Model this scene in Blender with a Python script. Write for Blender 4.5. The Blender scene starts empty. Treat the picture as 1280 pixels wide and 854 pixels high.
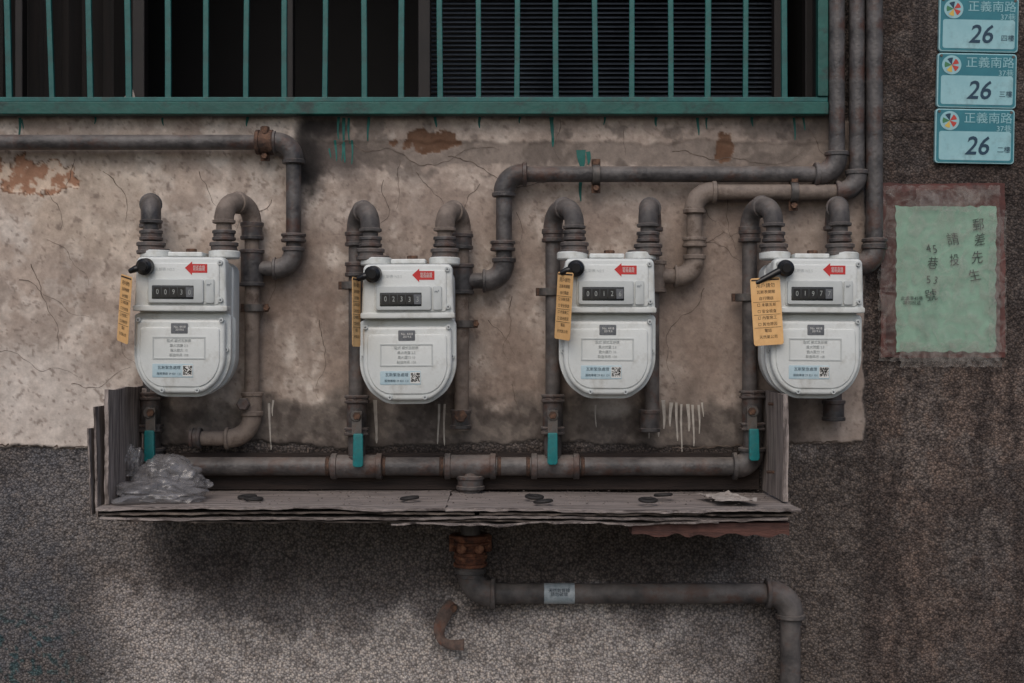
import bpy, bmesh, math, random
import numpy as np
from mathutils import Vector, Matrix, noise as mnoise

random.seed(7)
S=0.0016; D=2.6; ZC=1.5
def P(px,py,d=0.0):
    f=(D-d)/D
    return Vector(((px-640)*S*f, -d, ZC+(427-py)*S*f))
def W(n,d=0.0): return n*S*(D-d)/D
def lin(c):
    return tuple(((v/255)/12.92 if v/255<=0.04045 else ((v/255+0.055)/1.055)**2.4) for v in c)
scene=bpy.context.scene
COL=scene.collection

# ---------------- materials ----------------
def newmat(name):
    m=bpy.data.materials.new(name); m.use_nodes=True
    nt=m.node_tree; b=nt.nodes['Principled BSDF']
    return m,nt,b
def mat(name,c1,c2=None,rough=0.6,metal=0.0,scale=20,bump=0.0,bscale=80,stretch=(1,1,1),c3=None,c3amt=0.6,c3scale=12,lo=0.35,hi=0.65,spec=0.5,gain=1.0,detail=4,dust=0):
    m,nt,b=newmat(name); N=nt.nodes; L=nt.links
    l1=tuple(min(1,v*gain) for v in lin(c1)); l2=tuple(min(1,v*gain) for v in lin(c2 or c1))
    tc=N.new('ShaderNodeTexCoord'); mp=N.new('ShaderNodeMapping'); mp.inputs['Scale'].default_value=stretch
    L.new(tc.outputs['Object'],mp.inputs['Vector'])
    no=N.new('ShaderNodeTexNoise'); no.inputs['Scale'].default_value=scale; no.inputs['Detail'].default_value=detail; no.inputs['Roughness'].default_value=0.65
    L.new(mp.outputs[0],no.inputs['Vector'])
    cr=N.new('ShaderNodeValToRGB'); cr.color_ramp.elements[0].position=lo; cr.color_ramp.elements[1].position=hi
    cr.color_ramp.elements[0].color=l1+(1,); cr.color_ramp.elements[1].color=l2+(1,)
    L.new(no.outputs['Fac'],cr.inputs['Fac']); out=cr.outputs['Color']
    if c3:
        n2=N.new('ShaderNodeTexNoise'); n2.inputs['Scale'].default_value=c3scale; n2.inputs['Detail'].default_value=5; n2.inputs['Roughness'].default_value=0.7
        L.new(mp.outputs[0],n2.inputs['Vector'])
        mr=N.new('ShaderNodeMapRange'); mr.inputs['From Min'].default_value=0.52; mr.inputs['From Max'].default_value=0.66; mr.inputs['To Max'].default_value=c3amt
        L.new(n2.outputs['Fac'],mr.inputs['Value'])
        mx=N.new('ShaderNodeMix'); mx.data_type='RGBA'
        L.new(mr.outputs[0],mx.inputs['Factor']); L.new(out,mx.inputs['A']); mx.inputs['B'].default_value=tuple(min(1,v*gain) for v in lin(c3))+(1,)
        out=mx.outputs['Result']
    if dust>0: # settled dust on upward faces
        ge=N.new('ShaderNodeNewGeometry'); sx=N.new('ShaderNodeSeparateXYZ'); L.new(ge.outputs['Normal'],sx.inputs[0])
        m1=N.new('ShaderNodeMapRange'); m1.inputs['From Min'].default_value=0.25; m1.inputs['From Max'].default_value=0.95; m1.inputs['To Max'].default_value=dust*2
        L.new(sx.outputs['Z'],m1.inputs['Value'])
        m2=N.new('ShaderNodeMath'); m2.operation='MULTIPLY'; m2.use_clamp=True; L.new(m1.outputs[0],m2.inputs[0]); L.new(no.outputs['Fac'],m2.inputs[1])
        m3=N.new('ShaderNodeMix'); m3.data_type='RGBA'; L.new(m2.outputs[0],m3.inputs['Factor']); L.new(out,m3.inputs['A']); m3.inputs['B'].default_value=lin((150,140,132))+(1,)
        out=m3.outputs['Result']
    L.new(out,b.inputs['Base Color'])
    b.inputs['Roughness'].default_value=rough; b.inputs['Metallic'].default_value=metal
    b.inputs['Specular IOR Level'].default_value=spec
    if bump>0:
        nb=N.new('ShaderNodeTexNoise'); nb.inputs['Scale'].default_value=bscale; nb.inputs['Detail'].default_value=3
        L.new(mp.outputs[0],nb.inputs['Vector'])
        bp=N.new('ShaderNodeBump'); bp.inputs['Strength'].default_value=bump; bp.inputs['Distance'].default_value=0.002
        L.new(nb.outputs['Fac'],bp.inputs['Height']); L.new(bp.outputs[0],b.inputs['Normal'])
    return m

M_pipe=mat('pipe_grey_paint',(60,57,57),(106,100,97),rough=0.6,scale=18,bump=0.7,bscale=110,c3=(88,60,47),c3amt=0.75,c3scale=20,dust=.3)
M_pipet=mat('pipe_tan_paint',(96,85,78),(146,132,121),rough=0.7,scale=18,bump=0.7,bscale=110,c3=(70,55,46),c3amt=0.85,c3scale=18,dust=.2)
M_piped=mat('pipe_dark',(44,42,43),(92,88,87),rough=0.5,scale=20,bump=0.8,bscale=110,c3=(78,51,40),c3amt=0.8,c3scale=16,dust=.35)
M_rust=mat('rusty_iron',(50,39,34),(96,70,56),rough=0.85,scale=60,bump=0.8,bscale=200,c3=(130,98,76),c3amt=0.5,c3scale=50)
M_rusto=mat('rusty_flange',(66,40,31),(132,82,58),rough=0.85,scale=60,bump=0.9,bscale=160,c3=(166,124,96),c3amt=0.6,c3scale=40)
M_white=mat('meter_enamel',(203,207,205),(214,217,215),rough=0.36,scale=14,bump=0.12,bscale=300,c3=(164,162,153),c3amt=0.5,c3scale=16,detail=6)
M_white2=mat('meter_emboss',(178,183,182),(190,194,193),rough=0.42,scale=20)
M_black=mat('black_plastic',(16,16,18),(24,24,26),rough=0.35)
M_dial=mat('dial_black',(22,26,28),(30,33,34),rough=0.2)
M_digit=mat('dial_digit',(150,156,152),(168,170,166),rough=0.6)
M_red=mat('red_sticker',(186,36,38),(198,48,46),rough=0.5)
M_wtxt=mat('white_ink',(212,212,208),rough=0.6)
M_stick=mat('blue_white_sticker',(158,184,194),(178,196,202),rough=0.5,scale=60)
M_stickd=mat('sticker_ink',(40,58,72),rough=0.6)
M_greylab=mat('grey_label',(84,88,92),(104,106,110),rough=0.5,scale=200)
M_tag=mat('tag_card',(222,172,112),(236,192,134),rough=0.75,scale=18,c3=(196,146,92),c3amt=0.4)
M_ink=mat('tag_ink',(40,30,26),rough=0.8)
M_teal=mat('teal_lever',(14,100,104),(22,122,124),rough=0.45,scale=60,c3=(50,80,80),c3amt=0.6,c3scale=40)
M_grille=mat('grille_green_paint',(8,68,62),(16,88,80),rough=0.5,scale=14,bump=0.4,bscale=90,c3=(26,44,42),c3amt=0.85,c3scale=18)
M_grilleb=mat('grille_bar_paint',(14,76,74),(24,102,98),rough=0.5,scale=18,bump=0.3,bscale=90,c3=(56,60,54),c3amt=0.6,c3scale=30)
M_tpaint=mat('teal_paint_drip',(10,84,78),(18,102,94),rough=0.6,scale=50)
M_wpaint=mat('white_drip',(156,150,143),(182,176,168),rough=0.9,scale=80)
M_crack=mat('crack_dark',(78,67,60),(112,99,90),rough=1.0,scale=50)
M_woodh=mat('weathered_board',(78,70,68),(164,153,148),rough=0.85,scale=9,stretch=(1.0,14,14),bump=0.9,bscale=30,c3=(54,44,41),c3amt=0.85,c3scale=5,detail=7,dust=.25)
M_woodv=mat('weathered_board_upright',(80,72,69),(166,154,148),rough=0.85,scale=9,stretch=(14,14,1),bump=0.9,bscale=30,c3=(54,45,42),c3amt=0.8,c3scale=5,detail=7)
M_ply=mat('ply_edge',(54,46,43),(120,108,100),rough=0.9,scale=7,stretch=(1.0,10,10),bump=0.9,bscale=30,c3=(36,30,28),c3amt=0.9,c3scale=5,detail=7)
M_woodr=mat('red_brown_plank',(66,44,39),(94,62,54),rough=0.85,scale=9,stretch=(1,14,14),bump=0.8,bscale=30)
M_woodk=mat('dark_board',(34,27,25),(52,42,38),rough=0.9,scale=9,stretch=(1,10,10),bump=0.8,bscale=30)
M_rubber=mat('black_rubber',(26,24,24),(38,35,34),rough=0.7)
M_paper=mat('paper_scrap',(146,138,132),(178,170,162),rough=0.9,scale=40,c3=(100,84,76),c3amt=0.7,c3scale=60)
M_signteal=mat('plate_teal',(34,108,122),(46,124,136),rough=0.35,scale=14,c3=(64,96,104),c3amt=0.4,c3scale=20)
M_signlight=mat('plate_light_panel',(134,180,188),(152,194,200),rough=0.35,scale=14,c3=(112,144,150),c3amt=0.5,c3scale=22)
M_signdark=mat('plate_number',(16,52,74),(22,60,82),rough=0.4)
M_logoR=mat('logo_red',(180,60,50),rough=0.4); M_logoG=mat('logo_green',(60,120,80),rough=0.4); M_logoY=mat('logo_yellow',(200,170,80),rough=0.4)
M_board=mat('notice_backboard',(66,32,28),(98,50,42),rough=0.45,scale=14,bump=0.6,bscale=40,c3=(46,28,25),c3amt=0.7,c3scale=16)
M_green=mat('green_paper',(126,160,140),(148,182,161),rough=0.75,scale=9,bump=0.7,bscale=12,c3=(104,138,120),c3amt=0.7,c3scale=9,detail=6)
M_pen=mat('pen_ink',(28,44,40),rough=0.7)
M_dark=mat('room_dark',(13,12,12),(20,18,18),rough=0.9,scale=3)
M_wframe=mat('window_frame_brown',(22,18,17),(34,27,25),rough=0.6,scale=8)
M_slat=mat('blind_slat',(40,46,54),(56,63,72),rough=0.5,scale=10)
M_curtain=mat('curtain_brown',(16,13,12),(27,21,19),rough=0.9,scale=5,stretch=(12,1,1))
M_asphalt=mat('asphalt',(56,55,55),(72,70,69),rough=0.95,scale=90,bump=0.8,bscale=300)
M_silver=mat('silver_label',(150,162,168),(184,192,196),rough=0.4,scale=60,c3=(110,120,126),c3amt=0.6,c3scale=90)
M_steel=mat('worn_steel',(80,77,75),(110,105,101),rough=0.55,metal=0.4,scale=60,c3=(80,58,46),c3amt=0.7,c3scale=60)

def film_mat(name,col,a0,a1,scale,rough=0.22,bump=0.5):
    m,nt,b=newmat(name); N=nt.nodes; L=nt.links
    tc=N.new('ShaderNodeTexCoord'); no=N.new('ShaderNodeTexNoise'); no.inputs['Scale'].default_value=scale; no.inputs['Detail'].default_value=3; no.inputs['Distortion'].default_value=1.5
    L.new(tc.outputs['Object'],no.inputs['Vector'])
    mr=N.new('ShaderNodeMapRange'); mr.inputs['From Min'].default_value=0.4; mr.inputs['From Max'].default_value=0.62
    mr.inputs['To Min'].default_value=a0; mr.inputs['To Max'].default_value=a1
    L.new(no.outputs['Fac'],mr.inputs['Value']); L.new(mr.outputs[0],b.inputs['Alpha'])
    b.inputs['Base Color'].default_value=lin(col)+(1,); b.inputs['Roughness'].default_value=rough
    bp=N.new('ShaderNodeBump'); bp.inputs['Strength'].default_value=bump; bp.inputs['Distance'].default_value=0.003
    L.new(no.outputs['Fac'],bp.inputs['Height']); L.new(bp.outputs[0],b.inputs['Normal'])
    return m
M_bag=film_mat('plastic_film_bag',(138,136,138),0.34,0.56,14,rough=0.16,bump=0.12)
M_bag.node_tree.nodes['Principled BSDF'].inputs['Specular IOR Level'].default_value=1.0
M_tape=film_mat('clear_tape',(165,158,152),0.04,0.30,34)

# ---------------- object helpers ----------------
def adopt(parent,child):
    child.parent=parent
    child.matrix_parent_inverse=Matrix.Translation(parent.location).inverted()
def empty(name,loc):
    o=bpy.data.objects.new(name,None); o.location=loc; o.empty_display_size=0.05; COL.objects.link(o); return o
def meshobj(name,verts,faces,m,origin=None,parent=None,smooth=True,ang=35):
    o0=Vector(origin) if origin is not None else Vector((0,0,0))
    me=bpy.data.meshes.new(name)
    me.from_pydata([tuple(Vector(v)-o0) for v in verts],[],faces)
    me.materials.append(m); me.update()
    if smooth:
        me.polygons.foreach_set('use_smooth',[True]*len(me.polygons))
        me.set_sharp_from_angle(angle=math.radians(ang))
    o=bpy.data.objects.new(name,me); o.location=o0; COL.objects.link(o)
    if parent: adopt(parent,o)
    return o
def box(name,x0,x1,y0,y1,z0,z1,m,parent=None,bev=0.0,rot=None):
    c=Vector(((x0+x1)/2,(y0+y1)/2,(z0+z1)/2))
    v=[(x,y,z) for x in (x0,x1) for y in (y0,y1) for z in (z0,z1)]
    f=[(0,1,3,2),(4,6,7,5),(0,4,5,1),(2,3,7,6),(0,2,6,4),(1,5,7,3)]
    o=meshobj(name,v,f,m,origin=c,parent=parent,smooth=False)
    if bev>0:
        b=o.modifiers.new('b','BEVEL'); b.width=bev; b.segments=2; b.limit_method='ANGLE'
    if rot: o.rotation_euler=rot
    return o
def round_poly(pts,n=8):
    out=[]; N=len(pts)
    for i in range(N):
        p=Vector(pts[i][:2]); r=pts[i][2]
        a=(p-Vector(pts[i-1][:2])).normalized(); b=(Vector(pts[(i+1)%N][:2])-p).normalized()
        th=a.angle(b)
        if r<=0 or th<1e-3: out.append(tuple(p)); continue
        t=r*math.tan(th/2)
        la=(p-Vector(pts[i-1][:2])).length; lb=(Vector(pts[(i+1)%N][:2])-p).length
        t=min(t,la*0.49,lb*0.49); r=t/math.tan(th/2)
        p0=p-a*t; p1=p+b*t
        c=p+(b-a).normalized()*(r/math.cos(th/2))
        for k in range(n+1):
            u=(p0-c); w=(p1-c); s=k/n
            v=(u*math.sin((1-s)*th)+w*math.sin(s*th))/math.sin(th)
            out.append(tuple(c+v))
    return out
def extr(name,outline,y0,y1,m,parent=None,bev=0.0,origin=None,seg=3):
    n=len(outline)
    v=[(x,y0,z) for x,z in outline]+[(x,y1,z) for x,z in outline]
    f=[tuple(range(n)),tuple(range(2*n-1,n-1,-1))]+[(i,i+n,(i+1)%n+n,(i+1)%n) for i in range(n)]
    cx=sum(p[0] for p in outline)/n; cz=sum(p[1] for p in outline)/n
    o=meshobj(name,v,f,m,origin=origin or (cx,(y0+y1)/2,cz),parent=parent)
    bm=bmesh.new(); bm.from_mesh(o.data); bmesh.ops.recalc_face_normals(bm,faces=bm.faces)
    if bev>0:
        ed=[e for e in bm.edges if all(vv.co.y<0 for vv in e.verts) and any(len(fa.verts)==n and n>4 for fa in e.link_faces)]
        if n==4: ed=[e for e in bm.edges if all(vv.co.y<0 for vv in e.verts)]
        bmesh.ops.bevel(bm,geom=ed,offset=bev,segments=seg,affect='EDGES',profile=0.5)
    bm.to_mesh(o.data); bm.free()
    o.data.polygons.foreach_set('use_smooth',[True]*len(o.data.polygons)); o.data.set_sharp_from_angle(angle=math.radians(40))
    return o
def sweep_geo(samples,seg=20,verts=None,faces=None,flat=None):
    verts=[] if verts is None else verts; faces=[] if faces is None else faces
    pts=[s[0] for s in samples]; base=len(verts); n=len(pts)
    tang=[]
    for i in range(n):
        j=i
        while j>0 and (pts[i]-pts[j-1]).length<1e-7: j-=1
        k=i
        while k<n-1 and (pts[k+1]-pts[i]).length<1e-7: k+=1
        t=Vector((0,0,0))
        if j>0: t+=(pts[i]-pts[j-1]).normalized()
        if k<n-1: t+=(pts[k+1]-pts[i]).normalized()
        if t.length<1e-6: t=Vector((0,0,1))
        tang.append(t.normalized())
    ref=Vector((0,1,0)) if abs(tang[0].y)<0.9 else Vector((1,0,0))
    u=(ref-tang[0]*ref.dot(tang[0])).normalized()
    for i in range(n):
        u=(u-tang[i]*u.dot(tang[i])).normalized(); w=tang[i].cross(u)
        r=samples[i][1]; ru=r; rw=r
        if flat: ru=r*flat
        for k in range(seg):
            a=2*math.pi*k/seg
            verts.append(pts[i]+u*math.cos(a)*ru+w*math.sin(a)*rw)
    for i in range(n-1):
        for k in range(seg):
            a=base+i*seg+k; b=base+i*seg+(k+1)%seg
            faces.append((a,b,b+seg,a+seg))
    faces.append(tuple(base+k for k in range(seg))[::-1]); faces.append(tuple(base+(n-1)*seg+k for k in range(seg)))
    return verts,faces
def samples_fillet(pts,r,fr,fit=1.32,col=1.5,cl=0.009,elbow=True):
    sm=[(pts[0],r)]
    n=len(pts)
    for i in range(1,n-1):
        C=pts[i]; A=C-pts[i-1]; B=pts[i+1]-C; la=A.length; lb=B.length
        a=A.normalized(); b=B.normalized(); th=a.angle(b)
        t=fr*math.tan(th/2)
        t=min(t,(0.44 if i>1 else 0.9)*la,(0.44 if i<n-2 else 0.9)*lb)
        R=t/math.tan(th/2)
        p0=C-a*t; p1=C+b*t; c=C+(b-a).normalized()*(R/math.cos(th/2))
        c0=min(cl,0.05*la+0.002); c1=min(cl,0.05*lb+0.002)
        re=r*fit if elbow else r; rc=r*col
        if elbow:
            sm+= [(p0-a*c0,r),(p0-a*c0,rc*0.92),(p0-a*(c0-0.0015),rc),(p0-a*0.001,rc),(p0,re)]
        K=12
        for k in range(K+1):
            s=k/K; u=p0-c; w=p1-c
            v=(u*math.sin((1-s)*th)+w*math.sin(s*th))/math.sin(th)
            sm.append((c+v,re))
        if elbow:
            sm+= [(p1,re),(p1+b*0.001,rc),(p1+b*(c1-0.0015),rc),(p1+b*c1,rc*0.92),(p1+b*c1,r)]
    sm.append((pts[-1],r))
    return sm
def pipe(name,pts,r,fr,m,parent=None,elbow=True,fit=1.32,seg=24):
    sm=samples_fillet(pts,r,fr,elbow=elbow,fit=fit)
    v,f=sweep_geo(sm,seg)
    return meshobj(name,v,f,m,origin=pts[0],parent=parent,ang=32)
def sleeve(name,p0,p1,r,m,parent=None,seg=24,lip=1.12,ll=0.007,hexa=False):
    d=(p1-p0).normalized()
    L=(p1-p0).length; ll=min(ll,L*0.3)
    sm=[(p0,r*0.85),(p0,r*lip*0.94),(p0+d*0.0015,r*lip),(p0+d*ll,r*lip),(p0+d*(ll+0.001),r),(p1-d*(ll+0.001),r),(p1-d*ll,r*lip),(p1-d*0.0015,r*lip),(p1,r*lip*0.94),(p1,r*0.85)]
    v,f=sweep_geo(sm,6 if hexa else seg)
    return meshobj(name,v,f,m,origin=p0,parent=parent,ang=32)
def cyl(name,c,axis,r,h,m,parent=None,seg=20,bev=0.15):
    a=Vector(axis).normalized(); p0=c-a*h/2; p1=c+a*h/2; b=min(r,h)*bev
    v,f=sweep_geo([(p0,r-b),(p0+a*b,r),(p1-a*b,r),(p1,r-b)],seg)
    return meshobj(name,v,f,m,origin=c,parent=parent,ang=30)
def text(name,s,c,size,m,parent=None,align='CENTER',rotz=0,roty=0,ext=0.0,sx=1.0,lsp=1.0,shear=0,off=0):
    cu=bpy.data.curves.new(name,'FONT'); cu.body=s; cu.size=size; cu.align_x=align; cu.align_y='CENTER'; cu.extrude=ext; cu.space_line=lsp
    cu.resolution_u=3; cu.shear=shear; cu.offset=off
    cu.materials.append(m)
    o=bpy.data.objects.new(name,cu); o.location=c; o.scale=(sx,1,1)
    o.rotation_euler=(math.pi/2,roty,rotz); COL.objects.link(o)
    if parent: adopt(parent,o)
    return o

# ---------------- numpy noise ----------------
def hsh(xi,yi,seed):
    n=(xi.astype(np.int64)*374761393+yi.astype(np.int64)*668265263+seed*974634777)&0xffffffff
    n=((n^(n>>13))*1274126177)&0xffffffff
    n=n^(n>>16)
    return (n&0xffffff)/float(0xffffff)
def vn(x,y,seed=0):
    xi=np.floor(x); yi=np.floor(y); fx=x-xi; fy=y-yi
    fx=fx*fx*(3-2*fx); fy=fy*fy*(3-2*fy)
    a=hsh(xi,yi,seed); b=hsh(xi+1,yi,seed); c=hsh(xi,yi+1,seed); d=hsh(xi+1,yi+1,seed)
    return (a*(1-fx)+b*fx)*(1-fy)+(c*(1-fx)+d*fx)*fy
def fbm(x,y,seed=0,o=5,g=0.55):
    x=np.asarray(x,float); y=np.asarray(y,float)
    # rotate each octave to avoid grid-aligned marks
    t=0;a=1;n=0
    for i in range(o):
        t=t+a*vn(x*2**i+i*17.3,y*2**i+i*9.1,seed+i*31); n+=a; a*=g
    return t/n
def rfbm(X,Y,s,seed,o=5):
    c,q=math.cos(.6),math.sin(.6)
    return fbm((X*c+Y*q)/s,(Y*c-X*q)/s,seed,o)
def ss(a,b,x):
    t=np.clip((x-a)/(b-a),0,1); return t*t*(3-2*t)

def pebmask(X,Y):
    e=(fbm(X/25,Y/25,5)-0.5)
    low=ss(-2.5,2.5,Y-(556+e*16+3*np.sin(X/60)))
    right=ss(-2.5,2.5,X-(1080+e*10))
    top=ss(-2,2,X-1036)*ss(2,-2,Y-150)
    return np.clip(np.maximum(np.maximum(low,right),top),0,1)
def flake(X,Y):
    q=fbm(X/14,Y/12,77,4)
    m1=ss(1.12,0.98,np.sqrt(((X-45)/48)**2+((Y-220)/20)**2)+ (q-0.5)*1.6)
    m2=ss(1.15,0.95,np.sqrt(((X-905)/12)**2+((Y-185)/16)**2)+ (q-0.5)*1.6)*.6
    m3=ss(1.15,0.95,np.sqrt(((X-535)/30)**2+((Y-175)/12)**2)+ (q-0.5)*2.0)*0.5
    return np.clip(m1+m2+m3,0,1)
def height(X,Y):
    pm=pebmask(X,Y)
    h=(rfbm(X,Y,90,11,3)-0.5)*0.008+(rfbm(X,Y,14,12,3)-0.5)*0.0018*(1-pm)
    h=h+0.006*(1-pm)
    h=h-0.0035*flake(X,Y)
    b=ss(176,180,Y+ (fbm(X/30,Y*0,8)-0.5)*14)*ss(380,410,X)*ss(1040,1028,X)
    h=h-0.003*b*(1-pm)
    j=np.exp(-((Y-152-(fbm(X/30,Y*0,9)-.5)*5)/2.2)**2)*ss(1085,1090,X)
    h=h-0.005*j
    h=h+(rfbm(X,Y,4.0,14,2)-0.5)*0.003*pm
    return h
def wallcol(X,Y):
    n1=rfbm(X,Y,140,1); n2=rfbm(X,Y,37,2); n3=rfbm(X,Y,11,3); ns=fbm(X/24+n2*1.6,Y/170,4); n4=rfbm(X,Y,18,41)
    def C(c): return np.array(c,float)[None,:]
    def mixc(col,c,m): m=np.clip(m,0,1)[:,None]; return col*(1-m)+C(c)*m
    def el(cx,cy,rx,ry,s=0.35,w=0.8):
        d=np.sqrt(((X-cx)/rx)**2+((Y-cy)/ry)**2)+(n2-0.5)*w+(n3-0.5)*w*0.4
        return ss(1+s,1-s,d)
    col=np.repeat(C((202,188,176)),len(X),0)
    col=mixc(col,(178,162,150),ss(0.42,0.62,n1))
    col=mixc(col,(214,203,193),ss(0.50,0.62,n2)*0.6)
    col=mixc(col,(150,136,126),ss(0.52,0.64,rfbm(X,Y,55,21))*0.6)
    col=mixc(col,(136,122,113),ss(0.53,0.61,n4)*0.5*ss(250,480,X))
    col=mixc(col,(214,205,196),ss(0.56,0.66,rfbm(X,Y,26,43))*0.4)
    col=mixc(col,(150,136,126),ss(0.55,0.66,rfbm(X,Y,26,49))*0.45)
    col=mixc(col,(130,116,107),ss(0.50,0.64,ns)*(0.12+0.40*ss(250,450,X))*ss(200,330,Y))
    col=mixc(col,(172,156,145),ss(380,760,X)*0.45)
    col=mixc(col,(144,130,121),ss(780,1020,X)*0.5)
    col=mixc(col,(208,200,193),el(60,500,110,70,0.5)*0.6)
    col=mixc(col,(206,188,168),el(120,250,90,60,0.5)*0.4)
    sp=rfbm(X,Y,5,33,2)
    col=mixc(col,(112,98,90),ss(0.68,0.80,sp)*0.5)
    for (cx,cy,rx,ry,a) in [(375,360,38,60,.6),(640,300,40,50,.4),(520,250,70,30,.35),(880,410,40,70,.5),(650,450,50,60,.45),(420,430,25,60,.4),(150,260,60,30,.25),(960,240,70,40,.5),(340,440,25,60,.5),(740,270,50,35,.4),(900,300,70,40,.4),(610,440,30,60,.4),(130,440,26,40,.3)]:
        col=mixc(col,(122,106,96),el(cx,cy,rx,ry,0.6,1.5)*a)
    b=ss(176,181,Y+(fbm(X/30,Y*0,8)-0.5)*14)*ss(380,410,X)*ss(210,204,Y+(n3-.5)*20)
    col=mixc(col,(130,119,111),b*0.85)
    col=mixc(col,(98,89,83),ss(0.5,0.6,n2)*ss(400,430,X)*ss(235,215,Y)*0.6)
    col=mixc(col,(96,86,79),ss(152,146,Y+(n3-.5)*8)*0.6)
    for cx in (188,224,260,315,445,508,560,577,691,740,790,815,860,937,985):
        col=mixc(col,(92,82,76),np.exp(-((X-cx-(ns-.5)*26)/15.0)**2)*ss(430,520,Y+(n2-.5)*50)*0.6)
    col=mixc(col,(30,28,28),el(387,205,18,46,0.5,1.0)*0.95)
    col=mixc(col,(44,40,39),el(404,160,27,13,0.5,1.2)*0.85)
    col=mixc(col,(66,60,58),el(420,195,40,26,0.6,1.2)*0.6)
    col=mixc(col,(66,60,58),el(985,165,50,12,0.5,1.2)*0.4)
    fl=flake(X,Y)
    col=mixc(col,(160,118,94),fl*0.9)
    col=mixc(col,(214,196,178),fl*ss(0.48,0.56,n3)*0.9)
    rim=np.clip(4*fl*(1-fl),0,1); col=mixc(col,(92,66,50),rim*0.85)
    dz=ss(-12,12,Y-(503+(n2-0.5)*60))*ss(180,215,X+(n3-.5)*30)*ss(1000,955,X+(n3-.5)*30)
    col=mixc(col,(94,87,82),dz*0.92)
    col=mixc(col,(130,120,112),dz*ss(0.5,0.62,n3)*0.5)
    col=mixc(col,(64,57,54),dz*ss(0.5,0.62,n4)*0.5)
    col=mixc(col,(184,176,168),el(765,508,24,14,.4,1.0)*0.7)
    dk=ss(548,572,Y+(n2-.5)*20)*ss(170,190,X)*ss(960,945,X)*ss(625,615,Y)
    pm=pebmask(X,Y)
    pc=np.repeat(C((116,111,109)),len(X),0)
    pc=mixc(pc,(92,93,97),ss(200,60,X)*0.8)
    pc=mixc(pc,(94,87,83),ss(0.45,0.62,n1)*0.5)
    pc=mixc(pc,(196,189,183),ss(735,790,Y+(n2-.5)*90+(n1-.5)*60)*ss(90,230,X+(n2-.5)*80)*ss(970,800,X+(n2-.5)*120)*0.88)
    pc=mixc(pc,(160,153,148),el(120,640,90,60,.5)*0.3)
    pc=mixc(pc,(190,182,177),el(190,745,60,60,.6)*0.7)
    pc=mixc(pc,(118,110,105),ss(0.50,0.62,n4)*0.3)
    pc=mixc(pc,(96,89,85),el(540,700,390,42,.3,1.0)*0.6)  # dark band and patches under the shelf: stain plus shelf shadow painted in
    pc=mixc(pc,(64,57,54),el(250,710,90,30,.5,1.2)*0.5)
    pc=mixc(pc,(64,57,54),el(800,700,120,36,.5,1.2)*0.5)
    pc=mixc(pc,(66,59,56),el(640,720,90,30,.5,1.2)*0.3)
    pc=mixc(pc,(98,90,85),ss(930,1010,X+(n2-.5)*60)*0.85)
    pc=mixc(pc,(160,150,144),el(1015,555,40,22,.5,1.0)*0.6)
    pc=mixc(pc,(91,81,76),ss(1070,1090,X)*0.9)
    pc=mixc(pc,(68,59,55),ss(1070,1090,X)*ss(330,200,Y)*0.7)
    pc=mixc(pc,(120,104,95),ss(1095,1110,X)*ss(0.48,0.62,n1)*ss(420,470,Y)*0.5)
    pc=mixc(pc,(108,105,103),ss(1085,1110,X)*ss(0.5,0.6,n2)*0.4)
    pc=mixc(pc,(58,52,50),ss(1070,1090,X)*ss(0.50,0.62,ns)*0.55)
    pc=mixc(pc,(60,54,52),ss(980,1040,X)*ss(0.5,0.62,n4)*0.45)
    tl=ss(0.60,0.66,fbm(X/7,Y/7,55,2))*ss(140,40,X)*ss(740,800,Y)
    pc=mixc(pc,(34,76,82),tl*0.5)
    pc=mixc(pc,(132,124,118),ss(0.6,0.72,sp)*0.25)
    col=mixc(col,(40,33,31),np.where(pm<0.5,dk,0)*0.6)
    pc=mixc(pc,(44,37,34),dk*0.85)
    ed=np.clip(4*pm*(1-pm),0,1)
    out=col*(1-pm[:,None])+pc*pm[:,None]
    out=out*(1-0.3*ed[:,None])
    return out,pm

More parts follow.
